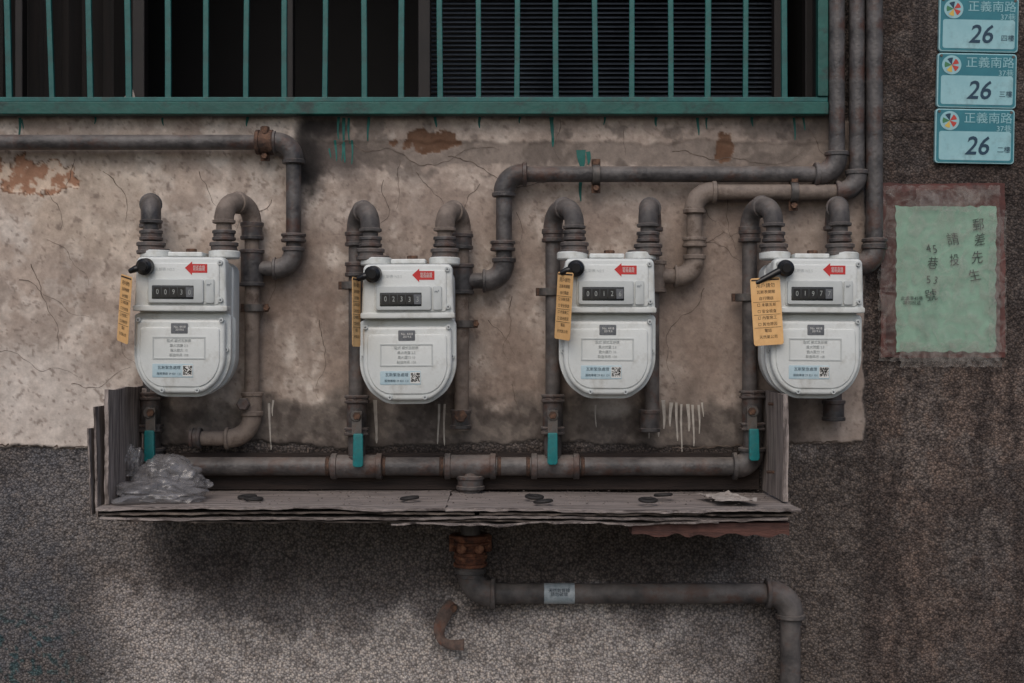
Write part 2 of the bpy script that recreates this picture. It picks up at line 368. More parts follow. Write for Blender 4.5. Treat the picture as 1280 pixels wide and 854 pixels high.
# ---------------- wall ----------------
def build_wall():
    step=1.9
    xs=np.concatenate([np.arange(-1400,-60,65),np.arange(-60,1350,step),np.arange(1351,2500,65)])
    zs=np.concatenate([np.arange(-1300,-40,62),np.arange(-40,140,step),np.arange(143,880,step),np.arange(881,1363,24),[1364.5]])
    nx=len(xs); nz=len(zs)
    X,Y=np.meshgrid(xs,zs); X=X.ravel(); Y=Y.ravel()
    h=height(X,Y)
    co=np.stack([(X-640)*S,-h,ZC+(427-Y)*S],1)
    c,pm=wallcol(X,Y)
    c=c/255.0; cl=np.where(c<=0.04045,c/12.92,((c+0.055)/1.055)**2.4)
    idx=np.arange(nx*nz).reshape(nz,nx)
    a=idx[:-1,:-1].ravel(); b=idx[:-1,1:].ravel(); cc=idx[1:,1:].ravel(); d=idx[1:,:-1].ravel()
    xm=((xs[:-1]+xs[1:])/2)[None,:].repeat(nz-1,0).ravel(); zm=((zs[:-1]+zs[1:])/2)[:,None].repeat(nx-1,1).ravel()
    keep=~((xm<1030)&(xm>-380)&(zm<141.8)&(zm>-420))
    q=np.stack([a,d,cc,b],1)[keep]
    me=bpy.data.meshes.new('wall_face')
    me.vertices.add(len(co)); me.vertices.foreach_set('co',co.ravel())
    me.loops.add(q.size); me.loops.foreach_set('vertex_index',q.ravel())
    me.polygons.add(len(q)); me.polygons.foreach_set('loop_start',np.arange(0,q.size,4))
    me.polygons.foreach_set('use_smooth',np.ones(len(q),bool))
    me.update(calc_edges=True)
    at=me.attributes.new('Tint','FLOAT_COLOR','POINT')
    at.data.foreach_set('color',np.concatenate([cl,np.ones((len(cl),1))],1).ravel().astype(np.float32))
    ap=me.attributes.new('Peb','FLOAT','POINT'); ap.data.foreach_set('value',pm.astype(np.float32))
    m,nt,bs=newmat('plaster_and_pebbledash'); N=nt.nodes; L=nt.links
    A=N.new('ShaderNodeAttribute'); A.attribute_name='Tint'; Pb=N.new('ShaderNodeAttribute'); Pb.attribute_name='Peb'
    tc=N.new('ShaderNodeTexCoord')
    vo=N.new('ShaderNodeTexVoronoi'); vo.inputs['Scale'].default_value=235; vo.inputs['Randomness'].default_value=1.0
    L.new(tc.outputs['Object'],vo.inputs['Vector'])
    sep=N.new('ShaderNodeSeparateColor'); L.new(vo.outputs['Color'],sep.inputs[0])
    rp=N.new('ShaderNodeValToRGB'); e=rp.color_ramp.elements
    e[0].position=0.0; e[0].color=(0.40,0.39,0.40,1); e[1].position=1.0; e[1].color=(1.0,0.98,0.96,1)
    for p,c in [(0.25,(0.56,0.55,0.555,1)),(0.5,(0.70,0.70,0.72,1)),(0.72,(0.80,0.77,0.745,1)),(0.86,(0.88,0.82,0.78,1))]:
        x=e.new(p); x.color=c
    L.new(sep.outputs[0],rp.inputs[0])
    gap=N.new('ShaderNodeMapRange'); gap.inputs['From Min'].default_value=0.35; gap.inputs['From Max'].default_value=0.7; gap.inputs['To Min'].default_value=1.55; gap.inputs['To Max'].default_value=0.7
    L.new(vo.outputs['Distance'],gap.inputs['Value'])
    pv=N.new('ShaderNodeVectorMath'); pv.operation='SCALE'
    L.new(rp.outputs[0],pv.inputs[0]); L.new(gap.outputs[0],pv.inputs['Scale'])
    n1=N.new('ShaderNodeTexNoise'); n1.inputs['Scale'].default_value=60; n1.inputs['Detail'].default_value=6; n1.inputs['Roughness'].default_value=0.75
    L.new(tc.outputs['Object'],n1.inputs['Vector'])
    r1=N.new('ShaderNodeMapRange'); r1.inputs['From Min'].default_value=0.3; r1.inputs['From Max'].default_value=0.7; r1.inputs['To Min'].default_value=0.76; r1.inputs['To Max'].default_value=1.2
    L.new(n1.outputs['Fac'],r1.inputs['Value'])
    mx=N.new('ShaderNodeMix'); mx.data_type='RGBA'
    L.new(Pb.outputs['Fac'],mx.inputs['Factor']); L.new(r1.outputs[0],mx.inputs['A']); L.new(pv.outputs[0],mx.inputs['B'])
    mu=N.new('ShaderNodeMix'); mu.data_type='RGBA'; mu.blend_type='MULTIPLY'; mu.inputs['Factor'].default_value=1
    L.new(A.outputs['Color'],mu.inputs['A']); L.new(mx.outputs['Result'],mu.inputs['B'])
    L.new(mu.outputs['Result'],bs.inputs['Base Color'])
    bs.inputs['Roughness'].default_value=0.88; bs.inputs['Specular IOR Level'].default_value=0.25
    inv=N.new('ShaderNodeMath'); inv.operation='MULTIPLY_ADD'; inv.inputs[1].default_value=-1.2; inv.inputs[2].default_value=1.0
    L.new(vo.outputs['Distance'],inv.inputs[0])
    nb=N.new('ShaderNodeMath'); nb.operation='MULTIPLY'; nb.inputs[1].default_value=0.6; L.new(n1.outputs['Fac'],nb.inputs[0])
    hm=N.new('ShaderNodeMix'); hm.data_type='FLOAT'
    L.new(Pb.outputs['Fac'],hm.inputs['Factor']); L.new(nb.outputs[0],hm.inputs['A']); L.new(inv.outputs[0],hm.inputs['B'])
    bp=N.new('ShaderNodeBump'); bp.inputs['Strength'].default_value=0.8; bp.inputs['Distance'].default_value=0.0024
    L.new(hm.outputs['Result'],bp.inputs['Height']); L.new(bp.outputs[0],bs.inputs['Normal'])
    me.materials.append(m)
    o=bpy.data.objects.new('wall_face',me); COL.objects.link(o)
    return o
bld=empty('apartment_building',(0,0,0))
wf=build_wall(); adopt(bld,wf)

def ribbon_set(name,strips,m,parent,off=0.0007):
    V=[];F=[]
    for st in strips:
        pts=[(p[0],p[1]) for p in st]; b=len(V)
        for i,p in enumerate(st):
            a=pts[max(0,i-1)]; c=pts[min(len(pts)-1,i+1)]
            dx=c[0]-a[0]; dy=c[1]-a[1]; l=math.hypot(dx,dy) or 1
            nxx=-dy/l; nyy=dx/l; w=p[2]/2
            for s in (-1,1):
                qx=p[0]+nxx*w*s; qy=p[1]+nyy*w*s
                h=float(height(np.array([qx]),np.array([qy]))[0])
                V.append(((qx-640)*S,-h-off,ZC+(427-qy)*S))
        for i in range(len(st)-1):
            k=b+2*i; F.append((k,k+1,k+3,k+2))
    return meshobj(name,V,F,m,parent=parent,smooth=False)
def crack(x,y,ang,L,w=1.6,wob=0.5):
    pts=[];n=int(L/4)
    a=ang
    for i in range(n):
        t=i/max(1,n-1)
        pts.append((x,y,w*(0.3+0.7*(1-t))*random.uniform(0.4,1.2)))
        a+=random.uniform(-wob,wob); a=a*0.85+ang*0.15
        x+=4*math.cos(a); y+=4*math.sin(a)
    return pts
cr=[]
for (x,y,a,L,w) in [(40,330,1.7,120,1.6),(25,350,0.2,110,1.2),(150,420,1.4,70,1.2),(60,240,1.2,60,1.2),(130,215,1.0,80,1.5),(95,200,1.5,50,1.2),
    (600,230,1.8,80,1.4),(640,370,1.3,90,1.3),(520,215,0.4,80,1.4),(480,225,2.2,90,1.2),(700,150,1.5,60,1.4),(880,360,1.8,150,1.3),(905,240,1.2,80,1.4),(870,300,0.4,80,1.2),
    (1010,160,1.4,70,1.5),(400,400,1.6,110,1.2),(385,560,1.5,190,2.2),(640,480,1.2,60,1.2),(840,190,0.2,180,1.5),(560,196,0.05,200,1.6),(420,182,0.05,230,1.8),(780,160,1.5,40,1.2),
    (250,215,1.4,60,1.2),(340,250,1.9,70,1.2),(90,480,-0.4,90,1.2),(0,440,0.15,120,1.0),(760,600,1.5,70,1.2),(420,740,1.7,80,1.4),(645,265,0.9,60,1.1),(905,290,2.3,60,1.1),(60,300,0.6,90,1.0),
    (210,360,1.5,80,1.0),(355,330,1.7,90,1.1),(610,400,1.2,60,1.0),(880,260,1.0,60,1.0),(500,200,1.3,70,1.2),(960,260,1.8,70,1.1)]:
    cr.append(crack(x,y,a,L,w*0.8))
for x0,x1 in [(-20,130),(840,930),(985,1075)]:
    st=[];x=x0
    while x<x1: st.append((x,556+3*math.sin(x/60)+random.uniform(-2,2),random.uniform(0.8,2.6))); x+=4
    cr.append(st)
st=[];x=1088
while x<1345: st.append((x,152+random.uniform(-1.2,1.2),random.uniform(1.5,3))); x+=5
cr.append(st)
ribbon_set('plaster_cracks',cr,M_crack,bld)
def drip(x,y,L,w):
    n=max(4,int(L/5)); o=[]
    for i in range(n+1):
        t=i/n; ww=w*(1-0.55*t)*random.uniform(0.85,1.1)
        if t>0.88: ww=w*0.65
        if i==n: ww=w*0.25
        o.append((x+math.sin(t*3+x)*1.0,y+L*t,ww))
    return o
td=[drip(*a) for a in [(424,147,28,3.5),(431,148,56,4),(437,148,32,3.5),(440,176,30,3),(420,176,26,3),(428,180,22,2.5),(461,147,30,4),(690,147,37,5.5),(727,188,24,13),(726,228,24,5),(735,190,16,6),(872,148,22,4),(883,148,14,3),(992,148,28,3.5),(26,148,26,4),(30,150,12,2.5),(600,147,14,4),(310,147,12,4),(545,147,13,4),(820,147,12,4),(940,147,12,4),(205,148,10,3),(1004,148,16,3),(413,186,12,2.5),(755,147,10,3),(650,147,8,3),(120,147,9,3)]]
ribbon_set('green_paint_drips',td,M_tpaint,bld,0.001)
wd=[drip(*a) for a in [(338,504,58,3),(342,500,20,2.5),(470,500,54,5),(548,505,50,3),(556,505,52,3),(812,498,50,2.5),(822,500,46,4),(829,500,36,5),(838,503,30,5),(846,503,48,3.5),(852,505,60,3),(860,505,34,4.5),(866,506,52,3),(873,506,36,3),(878,503,18,2.5),(745,506,28,2.5)]]
ribbon_set('white_paint_drips',wd,M_wpaint,bld,0.001)

# ---------------- window ----------------
win=empty('window',P(330,0,-0.15))
xl=P(-380,0)[0]; xr=P(1030,0)[0]; zb=ZC+(427-141.5)*S; zt=ZC+(427+421)*S
box('sill',xl-.02,xr+.004,0.006,0.5,zb-0.05,zb-0.001,M_dark,win)
box('jamb_right',xr+.001,xr+.05,0.006,0.7,zb-0.03,zt,M_dark,win)
box('jamb_left',xl-.05,xl-.001,0.006,0.7,zb-0.03,zt,M_dark,win)
box('lintel',xl-.05,xr+.05,0.006,0.7,zt,zt+.05,M_dark,win)
box('room_back',xl-.05,xr+.05,0.7,0.72,zb-.05,zt+.05,M_dark,win)
zf=zb+0.001
box('frame_bottom',P(-380,0)[0],P(1022,0)[0],0.10,0.14,zf,zf+0.022,M_wframe,win)
for px,w in [(-340,18),(22,10),(172,16),(362,8),(530,16),(975,14),(1015,16)]:
    x=P(px,0,-0.1)[0]; box('frame_post',x-w*S/2,x+w*S/2,0.105,0.135,zf+.023,zt,M_wframe,win,bev=0.002)
V=[];F=[]
z=zf+0.03; xa=P(538,0,-0.15)[0]; xb=P(968,0,-0.15)[0]
while z<zt:
    b=len(V); V+=[(xa,0.150,z),(xb,0.150,z),(xb,0.162,z+0.0085),(xa,0.162,z+0.0085)]; F.append((b,b+1,b+2,b+3)); z+=0.0098
meshobj('blind_slats',V,F,M_slat,parent=win,smooth=False)
V=[];F=[];n=90;xa=P(-370,0,-0.15)[0];xb=P(160,0,-0.15)[0]
for i in range(n+1):
    x=xa+(xb-xa)*i/n; y=0.2+0.012*math.sin(i*1.3)+0.008*math.sin(i*0.5)
    V+=[(x,y,zf+.01),(x,y,zt)]
F=[(2*i,2*i+2,2*i+3,2*i+1) for i in range(n)]
meshobj('curtain',V,F,M_curtain,parent=win)
meshobj('curtain_corner',[P(152,124,-0.09),P(170,124,-0.09),P(166,112,-0.09)],[(0,1,2)],M_paper,parent=win,smooth=False)

dg=0.03
gr=empty('window_grille',P(500,130,dg))
def gx(px): return P(px,0,dg)[0]
def gz(py): return P(0,py,dg)[2]
box('bottom_rail',gx(-370),gx(1034),-dg-0.012,-dg+0.012,gz(144),gz(128.5),M_grille,gr,bev=0.0015)
box('bottom_rail_lip',gx(-370),gx(1034),-dg-0.006,-dg+0.010,gz(128),gz(122),M_grilleb,gr,bev=0.0012)
box('right_stile',gx(1021),gx(1034),-dg-0.010,-dg+0.010,gz(121.6),zt,M_grille,gr,bev=0.0015)
bars=[-330,-282,-234,-186,-138,-90,-38,12,65,113,161,210,258,308,356,406,455,502,550,598,646,695,744,790,838,884,932,980]
for i,px in enumerate(bars):
    w=random.uniform(6.2,7.6)*S/2
    V=[];F=[];n=24;top=px+(-4 if px<100 else (-2 if px<170 else random.uniform(-1,1)))
    z0=gz(122.5);kz=random.random()*9
    for j in range(n+1):
        t=j/n; z=z0+(zt-z0)*t; x=gx(px+(top-px)*min(1,t*4))+.0009*math.sin(z*9+kz)
        V+=[(x-w,-dg-.004,z),(x+w,-dg-.004,z),(x+w,-dg+.004,z),(x-w,-dg+.004,z)]
    for j in range(n):
        for q in range(4): F.append((j*4+q,j*4+(q+1)%4,j*4+4+(q+1)%4,j*4+4+q))
    o=meshobj('bar',V,F,M_grilleb,origin=(gx(px),-dg,z0),parent=gr,smooth=False)
    bb=o.modifiers.new('b','BEVEL'); bb.width=.0012; bb.segments=2; bb.limit_method='ANGLE'
box('upper_rail',gx(-370),gx(1034),-dg-0.0055,-dg+0.0065,gz(-120),gz(-112),M_grilleb,gr)
for px in (60,640,1000):
    box('lug',gx(px-5),gx(px+5),-dg+0.0125,-0.0,gz(143),gz(131),M_grille,gr)

# ---------------- pipes ----------------
dr=0.036; dp=0.11
def pr(n,d=dr): return W(n,d)
def clamp(px,py,parent,vert=True,r=13):
    c=P(px,py,dr)
    ax=Vector((0,0,1)) if vert else Vector((1,0,0))
    cyl('clamp_band',c,ax,pr(r),W(9),M_steel,parent,bev=0.05)
    if vert:
        box('clamp_tab',c.x-W(17),c.x+W(17),c.y+0.002,c.y+0.005,c.z-W(5),c.z+W(5),M_rust,parent)
        cyl('clamp_bolt',c+Vector((W(15),-0.001,0)),(0,1,0),W(4),0.012,M_rust,parent,seg=6)
    else:
        box('clamp_tab',c.x-W(5.5),c.x+W(5.5),c.y+0.002,c.y+0.005,c.z-W(23),c.z+W(19),M_rust,parent)
        cyl('clamp_bolt',c+Vector((0,-0.001,-W(17))),(0,1,0),W(4),0.012,M_rust,parent,seg=6)
        box('clamp_lug',c.x-W(4),c.x+W(4),c.y-0.012,c.y+0.001,c.z+W(11),c.z+W(18),M_rust,parent)

pA=pipe('gas_pipe',[P(-500,178,dr),P(367,178,dr),P(367,336,dr),P(316,336,dr)],pr(9.5),0.034,M_piped)
sleeve('union_nut',P(320,178,dr),P(342,178,dr),pr(14),M_rust,pA,hexa=False); clamp(331,178,pA,False,13)
cyl('union_top_bolt',P(331,163,dr+.01),(0,0,1),W(5),W(10),M_rust,pA,seg=8)
sleeve('union',P(367,292,dr),P(367,303,dr),pr(14),M_piped,pA)
pB=pipe('gas_pipe',[P(1046,-1000,dr),P(1046,218,dr),P(630,218,dr),P(630,351,dr),P(578,351,dr)],pr(10),0.036,M_piped)
clamp(745,218,pB,False)
sleeve('union',P(628.5,301,dr),P(628.5,314,dr),pr(14),M_piped,pB)
pC=pipe('gas_pipe',[P(1071,-1000,dr),P(1071,240,dr),P(868,240,dr),P(868,346,dr),P(818,346,dr)],pr(9.5),0.034,M_pipet)
pC.data.materials.append(M_piped)
for f_ in pC.data.polygons:
    if f_.center.x>(P(1000,0,dr)-P(1071,0,dr)).x: f_.material_index=1
clamp(992,240,pC,False); sleeve('union',P(868,297,dr),P(868,309,dr),pr(13.5),M_pipet,pC)
pD=pipe('gas_pipe',[P(1093,-1000,dr),P(1093,332,dr),P(1044,332,dr)],pr(10.5),0.034,M_piped)
sleeve('union',P(1093,298,dr),P(1093,312,dr),pr(14),M_piped,pD)

def neck(side_px, top_py, port_py, riser_px, bottom_py, m, extra=None, back=False, r=9.2):
    p0=P(side_px,port_py,dp); p1=P(side_px,top_py,dp)
    if back:
        zz=P(riser_px,bottom_py,dr).z
        p2=Vector((P(riser_px,0,dr).x,-dr,p1.z)); p3=Vector((p2.x,-dr,zz))
    else:
        p2=Vector((P(riser_px,0,dr).x,-dr,p1.z)); p3=P(riser_px,bottom_py,dr)
    pts=[p0,p1,p2,p3]+(extra or [])
    o=pipe('gas_pipe',pts,pr(r),0.045,m,fit=1.28)
    sleeve('port_nut',P(side_px,port_py,dp),P(side_px,port_py-15,dp),W(16,dp),M_pipe,o)
    sleeve('port_collar',P(side_px,port_py-17,dp),P(side_px,port_py-30,dp),W(13,dp),M_piped,o)
    return o
n1l=neck(189,253,318,188,508,M_piped,back=True)
n1r=neck(280,251,318,315,548,M_pipet,extra=[P(244,548,dr)])
sleeve('union',P(315,278,dr),P(315,300,dr),pr(13),M_piped,n1r)
sleeve('tee',P(315,312,dr),P(315,358,dr),pr(14),M_piped,n1r); clamp(318,385,n1r)
sleeve('end_cap',P(238,548,dr),P(252,548,dr),pr(12),M_piped,n1r)
sleeve('coupling',P(315,490,dr),P(315,520,dr),pr(12.5),M_pipet,n1r)
cyl('drain_plug',P(305,505,dr+.02),(0,1,0),W(8),0.03,M_piped,n1r,seg=6)
n2l=neck(463,262,326,445,505,M_pipe); sleeve('union',P(445,290,dr),P(445,308,dr),pr(12.5),M_piped,n2l); clamp(440,357,n2l)
sleeve('union',P(445,328,dr),P(445,346,dr),pr(12.5),M_piped,n2l)
n2r=neck(556,262,326,577,538,M_pipet); sleeve('tee',P(577,330,dr),P(577,368,dr),pr(14),M_piped,n2r); clamp(580,405,n2r)
sleeve('union',P(577,292,dr),P(577,312,dr),pr(13),M_piped,n2r); sleeve('end_cap',P(576,512,dr),P(576,536,dr),pr(12),M_piped,n2r); cyl('plug_nut',P(576,520,dr+.02),(0,1,0),W(8),0.03,M_rust,n2r,seg=6)
n3l=neck(718,258,318,691,505,M_pipe); sleeve('union',P(691,288,dr),P(691,303,dr),pr(12.5),M_piped,n3l); clamp(687,365,n3l)
n3r=neck(810,258,320,815,540,M_pipe,back=True); sleeve('tee',P(818,326,dr),P(818,366,dr),pr(13.5),M_pipet,n3r); sleeve('end_cap',P(812,512,dr),P(812,540,dr),pr(12),M_piped,n3r)
n4l=neck(967,256,320,937,500,M_pipe); sleeve('union',P(937,288,dr),P(937,303,dr),pr(12.5),M_piped,n4l); clamp(932,372,n4l)
n4r=neck(1050,257,320,1043,520,M_pipe,back=True); sleeve('tee',P(1046,318,dr),P(1046,350,dr),pr(13),M_piped,n4r); sleeve('end_cap',P(1042,500,dr),P(1042,526,dr),pr(13),M_piped,n4r)

mn=pipe('gas_manifold_pipe',[P(189,515,dr),P(189,583,dr),P(940,583,dr),P(940,512,dr)],pr(11.5),0.03,M_piped,fit=1.25)
for a,b in [(414,478),(556,620),(664,724)]:
    sleeve('tee_body',P(a,583,dr),P(b,583,dr),pr(14.5),M_piped,mn,ll=0.011)
for a in (410,480,552,624,660,728): cyl('sealant_ring',P(a,583,dr),(1,0,0),pr(12.2),W(5),M_rust,mn)
sleeve('branch',P(446,512,dr),P(446,575,dr),pr(11),M_piped,mn); sleeve('branch',P(691,512,dr),P(691,575,dr),pr(11),M_piped,mn)
def valve(px,py,hx,hl=42):
    v=empty('gas_valve',P(px,py,dr))
    sleeve('body',P(px,py-22,dr),P(px,py+22,dr),pr(12.5),M_piped,v)
    sleeve('hex_nut',P(px,py-26,dr),P(px,py-16,dr),pr(15),M_piped,v,hexa=True)
    sleeve('hex_nut',P(px,py+14,dr),P(px,py+24,dr),pr(15),M_piped,v,hexa=True)
    cyl('stem',P(px,py,dr+.022),(0,1,0),W(7),0.03,M_steel,v); cyl('stem_nut',P(px,py,dr+.038),(0,1,0),W(5),0.006,M_rust,v,seg=6)
    dh=dr+.034
    c=P(px,py+10,dh); box('lever_plate',c.x-W(6),c.x+W(6),c.y-.001,c.y+.0015,P(0,py+24,dh).z,P(0,py-6,dh).z,M_steel,v,bev=.0005)
    o=round_poly([(P(hx-6,0,dh).x,P(0,py+22,dh).z,.003),(P(hx-6.5,0,dh).x,P(0,py+22+hl,dh).z,.006),(P(hx+6.5,0,dh).x,P(0,py+22+hl,dh).z,.006),(P(hx+6,0,dh).x,P(0,py+22,dh).z,.003)])
    extr('lever_grip',o,-dh+.003,-dh-.005,M_teal,v,bev=.0015)
    v.rotation_euler=(0,math.radians(random.uniform(-1.2,1.2)),0)
valve(188,516,187,40); valve(446,520,448,42); valve(691,519,691,40); valve(940,514,942,40)

dn=pipe('gas_pipe',[P(588,590,dr),P(588,742,dr),P(988,742,dr),P(988,1300,dr)],pr(12.5),0.04,M_pipe,fit=1.28)
sleeve('tee_branch',P(588,594,dr),P(588,612,dr),pr(16),M_piped,dn)
sleeve('union_upper',P(588,668,dr),P(588,680,dr),pr(23),M_rusto,dn,lip=1.12)
sleeve('union_middle',P(588,680,dr),P(588,694,dr),pr(18),M_rusto,dn)
sleeve('union_lower',P(588,693,dr),P(588,708,dr),pr(19),M_rusto,dn,hexa=False)
for s in (-1,1):
    cyl('flange_bolt',P(588+s*22,679,dr+.004),(0,0,1),W(4.5),W(20),M_rusto,dn,seg=8)
    cyl('bolt_head',P(588+s*11,686,dr+.030),(0,1,0),W(6),0.016,M_rusto,dn,seg=10)
sleeve('union_neck',P(588,708,dr),P(588,722,dr),pr(15),M_piped,dn)
v,f=sweep_geo([(P(680,742,dr),pr(12.9)),(P(718,742,dr),pr(12.9))],32); meshobj('pipe_label',v,f,M_silver,origin=P(699,742,dr),parent=dn)
text('label_text','天然氣管線\n請勿破壞',P(699,741,dr+.0212),0.0085,M_stickd,dn,lsp=.9)

# ---------------- meters ----------------
def meter(cx,cv,digits,tagkind,idx,rot=0):
    df=0.185; k=S*(D-df)/D
    X0=P(cx,cv,df).x; Z0=P(cx,cv,df).z
    m=empty('gas_meter',(X0,-0.12,Z0))
    def U(u,v): return (X0+u*k, Z0-v*k)
    def R(name,u0,u1,v0,v1,d0,d1,mt,rr=3,bev=0.001):
        a=U(u0,v0); b=U(u1,v1)
        if rr<=0: o=[(a[0],a[1]),(a[0],b[1]),(b[0],b[1]),(b[0],a[1])]
        else: o=round_poly([(a[0],a[1],rr*k),(a[0],b[1],rr*k),(b[0],b[1],rr*k),(b[0],a[1],rr*k)],5)
        return extr(name,o,-d0,-d1,mt,m,bev=bev)
    def shp(e,top,rt=8,bot=95):
        return round_poly([(*U(-60-e,top-e),rt*k),(*U(-60-e,56),60*k),(*U(-48-e*.7,80+e*.6),40*k),(*U(-27,bot+e),30*k),(*U(27,bot+e),30*k),(*U(48+e*.7,80+e*.6),40*k),(*U(60+e,56),60*k),(*U(60+e,top-e),rt*k)],6)
    extr('body_back',shp(-3,-80,14),-0.058,-0.112,M_white,m,bev=0.004)
    extr('body_seam',shp(0,-8,8),-0.104,-0.111,M_white,m,bev=0.0015)
    extr('body_front',shp(-5,-84,12),-0.111,-0.157,M_white,m,bev=0.003)
    extr('flange',shp(1,-9,6),-0.149,-0.160,M_white,m,bev=0.002)
    extr('cover',shp(-4,-6,6),-0.160,-0.178,M_white,m,bev=0.006,seg=5)
    extr('cover_panel',shp(-10,-2,5,bot=93),-0.177,-0.1805,M_white,m,bev=0.002)
    o=round_poly([(*U(-54,-80),7*k),(*U(-57,-14),5*k),(*U(59,-14),5*k),(*U(57,-80),7*k)],5)
    extr('index_housing',o,-0.156,-0.184,M_white,m,bev=0.005,seg=4)
    R('index_ledge',-58,60,-19,-12,0.156,0.187,M_white,2,0.0015)
    R('index_step',-40,50,-72,-20,0.183,0.1865,M_white,4,0.0015)
    R('window_frame',-38,31,-52,-22,0.186,0.192,M_white2,3,0.0015)
    R('window_frame_side',33,44,-52,-22,0.186,0.190,M_white2,2,0.001)
    R('dial_window',-33,19,-44,-27,0.1915,0.1926,M_dial,1,0.0002)
    for i,ch in enumerate(digits):
        p=U(-26+i*10,-35.5); R('digit_wheel',-30.5+i*10,-21.8+i*10,-41.5,-29.5,0.1925,0.1928,M_greylab if i>3 else M_black,0,0)
        text('digit',ch,(p[0],-0.1932,p[1]+random.uniform(-.0006,.0006)),0.0135,M_digit,m,sx=.8)
    o=[U(7,-66),U(16,-74),U(16,-71),U(35,-71),U(35,-60),U(16,-60),U(16,-57)]
    extr('arrow_sticker',o,-0.1862,-0.1870,M_red,m)
    p=U(24,-65.5); text('arrow_text','檢定合格\n有效期限',(p[0]+.001,-0.1874,p[1]),0.0056,M_wtxt,m,lsp=.9)
    p=U(-18,-64); text('meter_mark','瓦斯表 N2.5',(p[0],-0.1869,p[1]),0.007,M_white2,m)
    p=U(38,-45); text('unit','m³',(p[0],-0.1906,p[1]),0.008,M_stickd,m)
    R('serial_label',-11,10,3,16,0.1800,0.1812,M_greylab,1,0.0003)
    p=U(0,9.5); text('serial_text','No. 4418\n2019.6',(p[0],-0.1816,p[1]),0.0058,M_wtxt,m,lsp=.9)
    for (u0,u1,v0,v1) in [(-34,32,20,21.5),(-34,32,46.5,48),(-34,-32.5,21.6,46.4),(30.5,32,21.6,46.4)]:
        R('plate_rib',u0,u1,v0,v1,0.1795,0.1817,M_white2,0,0)
    for j in range(4):
        p=U(-1,25+j*6); text('plate_text',['型式 膜式瓦斯表','最大流量 2.5','最大壓力 10','製造年月 108'][j],(p[0],-0.1811,p[1]),0.0062,M_white2,m,ext=0.0003)
    R('info_sticker',-34,17,54,71,0.1795,0.1812,M_stick,1,0.0002)
    p=U(-13,59); text('info_head','瓦斯緊急處理',(p[0],-0.1815,p[1]),0.0072,M_stickd,m)
    p=U(-13,66.5); text('info_text','服務專線 29 821 131',(p[0],-0.1815,p[1]),0.0052,M_stickd,m)
    V=[];F=[];q0=U(5,56.5); s=11*k/13; rnd=random.Random(idx)
    R('qr_ground',4,16.3,55.5,69.5,0.181,0.1815,M_wtxt,0,0)
    for i in range(13):
        for j in range(13):
            on=rnd.random()<.5
            for (ci,cj) in ((0,0),(10,0),(0,10)):
                if ci<=i<ci+3 and cj<=j<cj+3: on=not(i==ci+1 and j==cj+1)
            if on:
                x=q0[0]+i*s-.0004; z=q0[1]-j*s; b=len(V); V+=[(x,-.1819,z),(x+s,-.1819,z),(x+s,-.1819,z-s),(x,-.1819,z-s)]; F.append((b,b+3,b+2,b+1))
    meshobj('qr_code',V,F,M_black,parent=m,smooth=False)
    for (u,v,d) in [(-52,-1,.180),(52,-1,.180),(-56,36,.164),(56,36,.164),(-43,74,.164),(43,74,.164),(-22,87,.179),(22,87,.179),(-48,-73,.186),(51,-73,.186),(52,-26,.188)]:
        p=U(u,v); cyl('screw',Vector((p[0],-d,p[1])),(0,1,0),3.1*k,0.006,M_white2,m,seg=14); cyl('screw_socket',Vector((p[0],-d-.003,p[1])),(0,1,0),1.3*k,0.001,M_greylab,m,seg=6)
    for u in (-43,45):
        p=U(u,-86); cyl('port_boss',Vector((p[0],-dp,p[1])),(0,0,1),20*k,10*k,M_white,m,seg=28)
        p=U(u,-91); cyl('port_ring',Vector((p[0],-dp,p[1])),(0,0,1),17*k,5*k,M_piped,m,seg=28)
    p=U(0,-86); box('top_rib',p[0]-22*k,p[0]+22*k,-.145,-.08,p[1]-4*k,p[1]+2*k,M_white,m,bev=.002)
    cyl('top_cap',Vector((p[0]+4*k,-.12,p[1]+4*k)),(0,0,1),7*k,6*k,M_rust,m,seg=12)
    ku,kv=-41,-67
    p=U(ku,kv); c=Vector((p[0],-.196,p[1])); cyl('seal_knob',c,(0.15,1,0.1),10.5*k,.022,M_black,m,seg=24,bev=.3)
    cyl('seal_collar',c+Vector((0,-.012,0)),(0.15,1,0.1),6.5*k,.01,M_black,m)
    if tagkind==4: e=[U(-52,-62),U(-78,-48)]
    else: e=[U(-52,-64),U(-60,-61)]
    v,f=sweep_geo([(c,4*k),(Vector((e[0][0],-.200,e[0][1])),4.5*k),(Vector((e[1][0],-.196,e[1][1])),3.2*k)],12); meshobj('seal_arm',v,f,M_black,origin=c,parent=m)
    spec={1:((-66,-14),52,36,84,9),2:((-62,-20),80,34,86,1),3:((-56,-20),-58,34,84,5),4:((-64,-13),6,38,84,-4)}[tagkind]
    (tu,tv),ang,tw,th,tilt=spec
    p=U(tu,tv); tg=empty('hang_tag',(p[0],-.197,p[1]))
    o=round_poly([(p[0]-tw/2*k,p[1]+th/2*k,3*k),(p[0]-tw/2*k,p[1]-th/2*k,3*k),(p[0]+tw/2*k,p[1]-th/2*k,3*k),(p[0]+tw/2*k,p[1]+th/2*k,3*k)],4)
    extr('card',o,-.1966,-.1974,M_tag,tg)
    lines=['用戶請勿','瓦斯表開關','自行開啟','□ 未裝瓦斯','□ 安全檢查','□ 內管施工','□ 其他原因','電話','天然氣公司']
    for j,s_ in enumerate(lines):
        text('tag_line',s_,(p[0],-.1977,p[1]+(th/2-10-j*8)*k),.0070 if j else .0090,M_ink,tg)
    box('tag_header',p[0]-tw/2*k+.002,p[0]+tw/2*k-.002,-.1978,-.1975,p[1]+(th/2-3.6)*k,p[1]+(th/2-1.8)*k,M_ink,tg)
